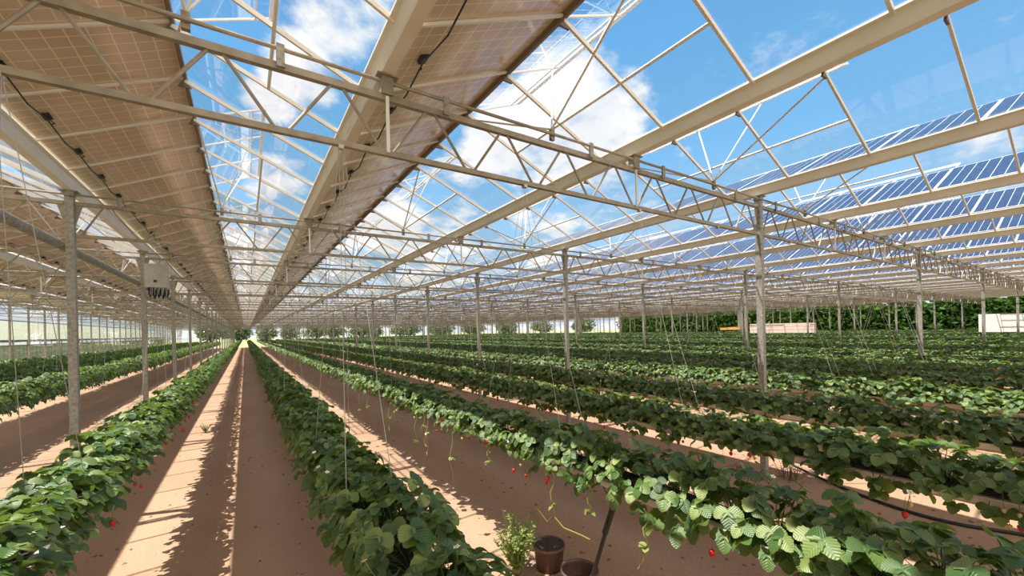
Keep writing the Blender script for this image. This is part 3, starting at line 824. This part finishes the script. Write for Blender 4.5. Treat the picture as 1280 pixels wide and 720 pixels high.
# ------------------------------------------------------------------ far side: boards, sheet, hedge, trees
o = empty('board_stack', (40.0, 17.2, 0), 0)
for q in range(3): MB().box((0, 0, 2.0 + .29 * q), (.4, 5.2, .27)).build('board', M['bench'], o)
for q in (-2.2, 0, 2.2): MB().box((0, q, .93), (.4, .15, 1.86)).build('trestle', M['bark'], o)
tag(o, 'long stack of pale pink boards standing far off before the hedge', 'boards')
o = empty('orange_board', (40.0, 21.6, 0), 0); MB().box((0, 0, 2.33), (.3, 2.2, .26)).build('plank', M['orange'], o)
for q in (-.8, .8): MB().box((0, q, 1.1), (.1, .1, 2.2)).build('trestle', M['bark'], o)
tag(o, 'short orange plank far off beside the stack of pink boards', 'plank')
o = empty('white_sheet', (40.0, 2.6, 0), 0); MB().box((0, 0, 2.42), (.06, 5.8, 1.15)).build('sheet_panel', M['sheet'], o)
for q in (-2.7, -.9, .9, 2.7): MB().box((.08, q, 1.5), (.08, .08, 3.0)).build('stake', M['galv'], o)
tag(o, 'large white sheet screen standing before the far hedge', 'screen')

def leaf_cloud(name, pts_fn, n, s, mat, seed):
    rr = np.random.default_rng(seed)
    c = pts_fn(rr, n); nrm = rr.normal(0, 1, (n, 3)); nrm /= np.linalg.norm(nrm, axis=1)[:, None]
    t = np.cross(nrm, rr.normal(0, 1, (n, 3))); t /= np.linalg.norm(t, axis=1)[:, None]; b = np.cross(nrm, t)
    sz = s * rr.uniform(.6, 1.3, (n, 1))
    V = np.stack([c - t * sz, c + b * sz * .6, c + t * sz, c - b * sz * .6], 1).reshape(-1, 3)
    return np_mesh(name, V, np.arange(n * 4).reshape(n, 4), np.zeros((n, 4, 2)), [M[mat]], False)
def hedge_pts(rr, n):
    y = rr.uniform(-12, 62, n); x = 70 + rr.normal(0, .9, n); z = rr.uniform(0, 1, n) ** .8 * (5.3 + .35 * np.sin(y * 1.3) + .3 * np.sin(y * 3.1)); return np.stack([x, y, z], 1)
hd = link('hedge', leaf_cloud('hedge', hedge_pts, 60000, .29, 'hedgeleaf', 21)); tag(hd, 'tall dense green hedge along the far side of the greenhouse', 'hedge')
b = MB()
for i in range(37): b.tube([(70, -12 + 2 * i, 0), (70, -12 + 2 * i, 3.4)], .07, 5)
b.build('hedge_stems', M['bark'], hd)
tr = random.Random(8)
tspec = [(-14 + 11.5 * i, 246 + (11 if i % 2 else -4) - .5 * max(0, i - 10) ** 2) for i in range(20)]
cmes = []
for q in range(4):
    def crown(rr, n, q=q):
        u = rr.normal(0, 1, (n, 3)); u /= np.linalg.norm(u, axis=1)[:, None]; r = rr.uniform(.55, 1, (n, 1))
        lob = 1 + .22 * np.sin(u[:, :1] * 5 + q) + .2 * np.sin(u[:, 1:2] * 6 + 2 * q)
        return u * r * lob * np.array([4.6, 4.6, 3.9 + .4 * q]) + np.array([0, 0, 4.6])
    cmes.append(leaf_cloud('crown', crown, 1500, .55, 'treeleaf', 50 + q))
b = MB(); b.tube([(0, 0, 0), (.1, 0, 2.5), (0, .1, 5)], [.35, .25, .12], 8); trunk = b.mesh('trunk', M['bark'], True)
for i, (x, y) in enumerate(tspec):
    o = empty('tree', (x, y, 0), tr.uniform(0, 6)); s = tr.uniform(.95, 1.3); o.scale = (s * 1.1, s * 1.1, s * .85)
    link('crown', cmes[i % 4], o); link('trunk', trunk, o)
    tag(o, f'dark leafy tree beyond the field at the far end, {ordinal(i + 1)} counted from the side-wall end', 'tree', 'trees beyond the field')

# ------------------------------------------------------------------ sky and sun
sc = bpy.context.scene
w = bpy.data.worlds.new('sky'); sc.world = w; w.use_nodes = True
nt = w.node_tree; nt.nodes.clear(); out = nt.nodes.new('ShaderNodeOutputWorld'); bg = nt.nodes.new('ShaderNodeBackground')
tc = nt.nodes.new('ShaderNodeTexCoord'); D = tc.outputs['Generated']
sp = N(nt, 'ShaderNodeSeparateXYZ'); nt.links.new(D, sp.inputs[0])
sky = ramp(nt, sp.outputs[2], [(0, (.62, .76, .88)), (.12, (.45, .68, .90)), (.38, (.20, .49, .84)), (.8, (.085, .31, .68))])
# cloud cover: large soft masses in chosen directions, broken up by noise
dz = N(nt, 'ShaderNodeMath', operation='ADD'); nt.links.new(sp.outputs[2], dz.inputs[0]); dz.inputs[1].default_value = .25
dv = N(nt, 'ShaderNodeVectorMath', operation='DIVIDE'); nt.links.new(D, dv.inputs[0])
cb = N(nt, 'ShaderNodeCombineXYZ')
for i in range(3): nt.links.new(dz.outputs[0], cb.inputs[i])
nt.links.new(cb.outputs[0], dv.inputs[1])
nz = N(nt, 'ShaderNodeTexNoise'); nz.inputs['Scale'].default_value = 5.; nz.inputs['Detail'].default_value = 9; nz.inputs['Roughness'].default_value = .58
nt.links.new(dv.outputs[0], nz.inputs[0])
acc = None
blobs = [(715, 150, 100, .42), (640, 165, 70, .38), (760, 118, 60, .34), (372, 95, 52, .36), (345, 125, 40, .28), (490, 275, 50, .34), (680, 292, 46, .32), (560, 235, 40, .2), (425, 30, 60, .18), (470, 5, 40, .2),
         (1230, 190, 45, .26), (1100, 60, 60, .06), (420, 290, 50, .3), (340, 230, 40, .2), (300, 330, 70, .3), (560, 330, 70, .25), (760, 320, 60, .18), (100, 200, 160, .2)]
for u, v, r, amp in blobs:
    d = ray_dir(u, v); e = ray_dir(u + r, v); e2 = ray_dir(u, v - r)
    cosr = (d.dot(e) + d.dot(e2)) / 2
    dt = N(nt, 'ShaderNodeVectorMath', operation='DOT_PRODUCT'); nt.links.new(D, dt.inputs[0]); dt.inputs[1].default_value = d
    mr = N(nt, 'ShaderNodeMapRange', interpolation_type='SMOOTHSTEP'); mr.inputs[1].default_value = 1 - (1 - cosr) * 1.9; mr.inputs[2].default_value = 1.0; mr.inputs[3].default_value = 0; mr.inputs[4].default_value = amp
    nt.links.new(dt.outputs['Value'], mr.inputs[0])
    if acc is None: acc = mr.outputs[0]
    else:
        a = N(nt, 'ShaderNodeMath', operation='MAXIMUM'); nt.links.new(acc, a.inputs[0]); nt.links.new(mr.outputs[0], a.inputs[1]); acc = a.outputs[0]
hz = N(nt, 'ShaderNodeMapRange'); hz.inputs[1].default_value = .30; hz.inputs[2].default_value = .0; hz.inputs[3].default_value = 0; hz.inputs[4].default_value = .28
nt.links.new(sp.outputs[2], hz.inputs[0])
a = N(nt, 'ShaderNodeMath', operation='MAXIMUM'); nt.links.new(acc, a.inputs[0]); nt.links.new(hz.outputs[0], a.inputs[1])
s2 = N(nt, 'ShaderNodeMath', operation='ADD'); nt.links.new(a.outputs[0], s2.inputs[0]); nt.links.new(nz.outputs[0], s2.inputs[1])
cm = N(nt, 'ShaderNodeMapRange', interpolation_type='SMOOTHSTEP'); cm.inputs[1].default_value = .60; cm.inputs[2].default_value = .86; nt.links.new(s2.outputs[0], cm.inputs[0])
cc = ramp(nt, nz.outputs[0], [(.3, (.78, .82, .90)), (.62, (1.0, 1.0, 1.0))])
mx = N(nt, 'ShaderNodeMix', data_type='RGBA'); nt.links.new(cm.outputs[0], mx.inputs[0]); nt.links.new(sky, mx.inputs[6]); nt.links.new(cc, mx.inputs[7])
# unseen bright cloud banks, added overhead and behind to lift light in shaded areas
fill_bank = None
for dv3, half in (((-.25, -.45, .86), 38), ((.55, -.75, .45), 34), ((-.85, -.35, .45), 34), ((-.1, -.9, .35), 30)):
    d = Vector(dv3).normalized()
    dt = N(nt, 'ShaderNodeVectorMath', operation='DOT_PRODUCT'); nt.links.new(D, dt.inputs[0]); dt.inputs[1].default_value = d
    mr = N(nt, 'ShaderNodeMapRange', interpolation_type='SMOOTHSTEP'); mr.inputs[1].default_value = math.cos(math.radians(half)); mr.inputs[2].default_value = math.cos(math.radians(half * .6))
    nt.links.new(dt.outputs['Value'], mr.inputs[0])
    if fill_bank is None: fill_bank = mr.outputs[0]
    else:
        a = N(nt, 'ShaderNodeMath', operation='MAXIMUM'); nt.links.new(fill_bank, a.inputs[0]); nt.links.new(mr.outputs[0], a.inputs[1]); fill_bank = a.outputs[0]
mb = N(nt, 'ShaderNodeMix', data_type='RGBA'); nt.links.new(fill_bank, mb.inputs[0]); nt.links.new(mx.outputs[2], mb.inputs[6]); mb.inputs[7].default_value = (1.85, 1.65, 1.4, 1)
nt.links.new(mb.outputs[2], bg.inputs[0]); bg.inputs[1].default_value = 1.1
nt.links.new(bg.outputs[0], out.inputs[0])

sun = bpy.data.lights.new('sun', 'SUN'); sun.energy = 9.2; sun.angle = .0093; sun.color = (1., .95, .87)
so = bpy.data.objects.new('sun', sun); C.objects.link(so)
so.rotation_euler = Vector((.408, -.14, -1)).to_track_quat('-Z', 'Y').to_euler(); so.location = (-20, 6, 40)

# ------------------------------------------------------------------ camera
cam = bpy.data.cameras.new('camera'); co = bpy.data.objects.new('camera', cam); C.objects.link(co)
cam.sensor_fit = 'HORIZONTAL'; cam.sensor_width = 36; cam.lens = F_PX * 36 / 1280
cam.shift_x = 0; cam.shift_y = (V0 - 360) / 1280; cam.clip_end = 1500; cam.clip_start = .05
co.matrix_world = Matrix.Translation((0, 0, H)) @ Matrix.Rotation(-TH, 4, 'Z') @ Matrix.Rotation(PI / 2, 4, 'X') @ Matrix.Rotation(ROLL, 4, 'Z')
sc.camera = co
sc.view_settings.view_transform = 'Standard'; sc.view_settings.look = 'None'; sc.view_settings.exposure = 0; sc.view_settings.gamma = 1; sc.view_settings.use_curve_mapping = False
sc.cycles.transparent_max_bounces = 48
sc.cycles.max_bounces = 10; sc.cycles.diffuse_bounces = 6
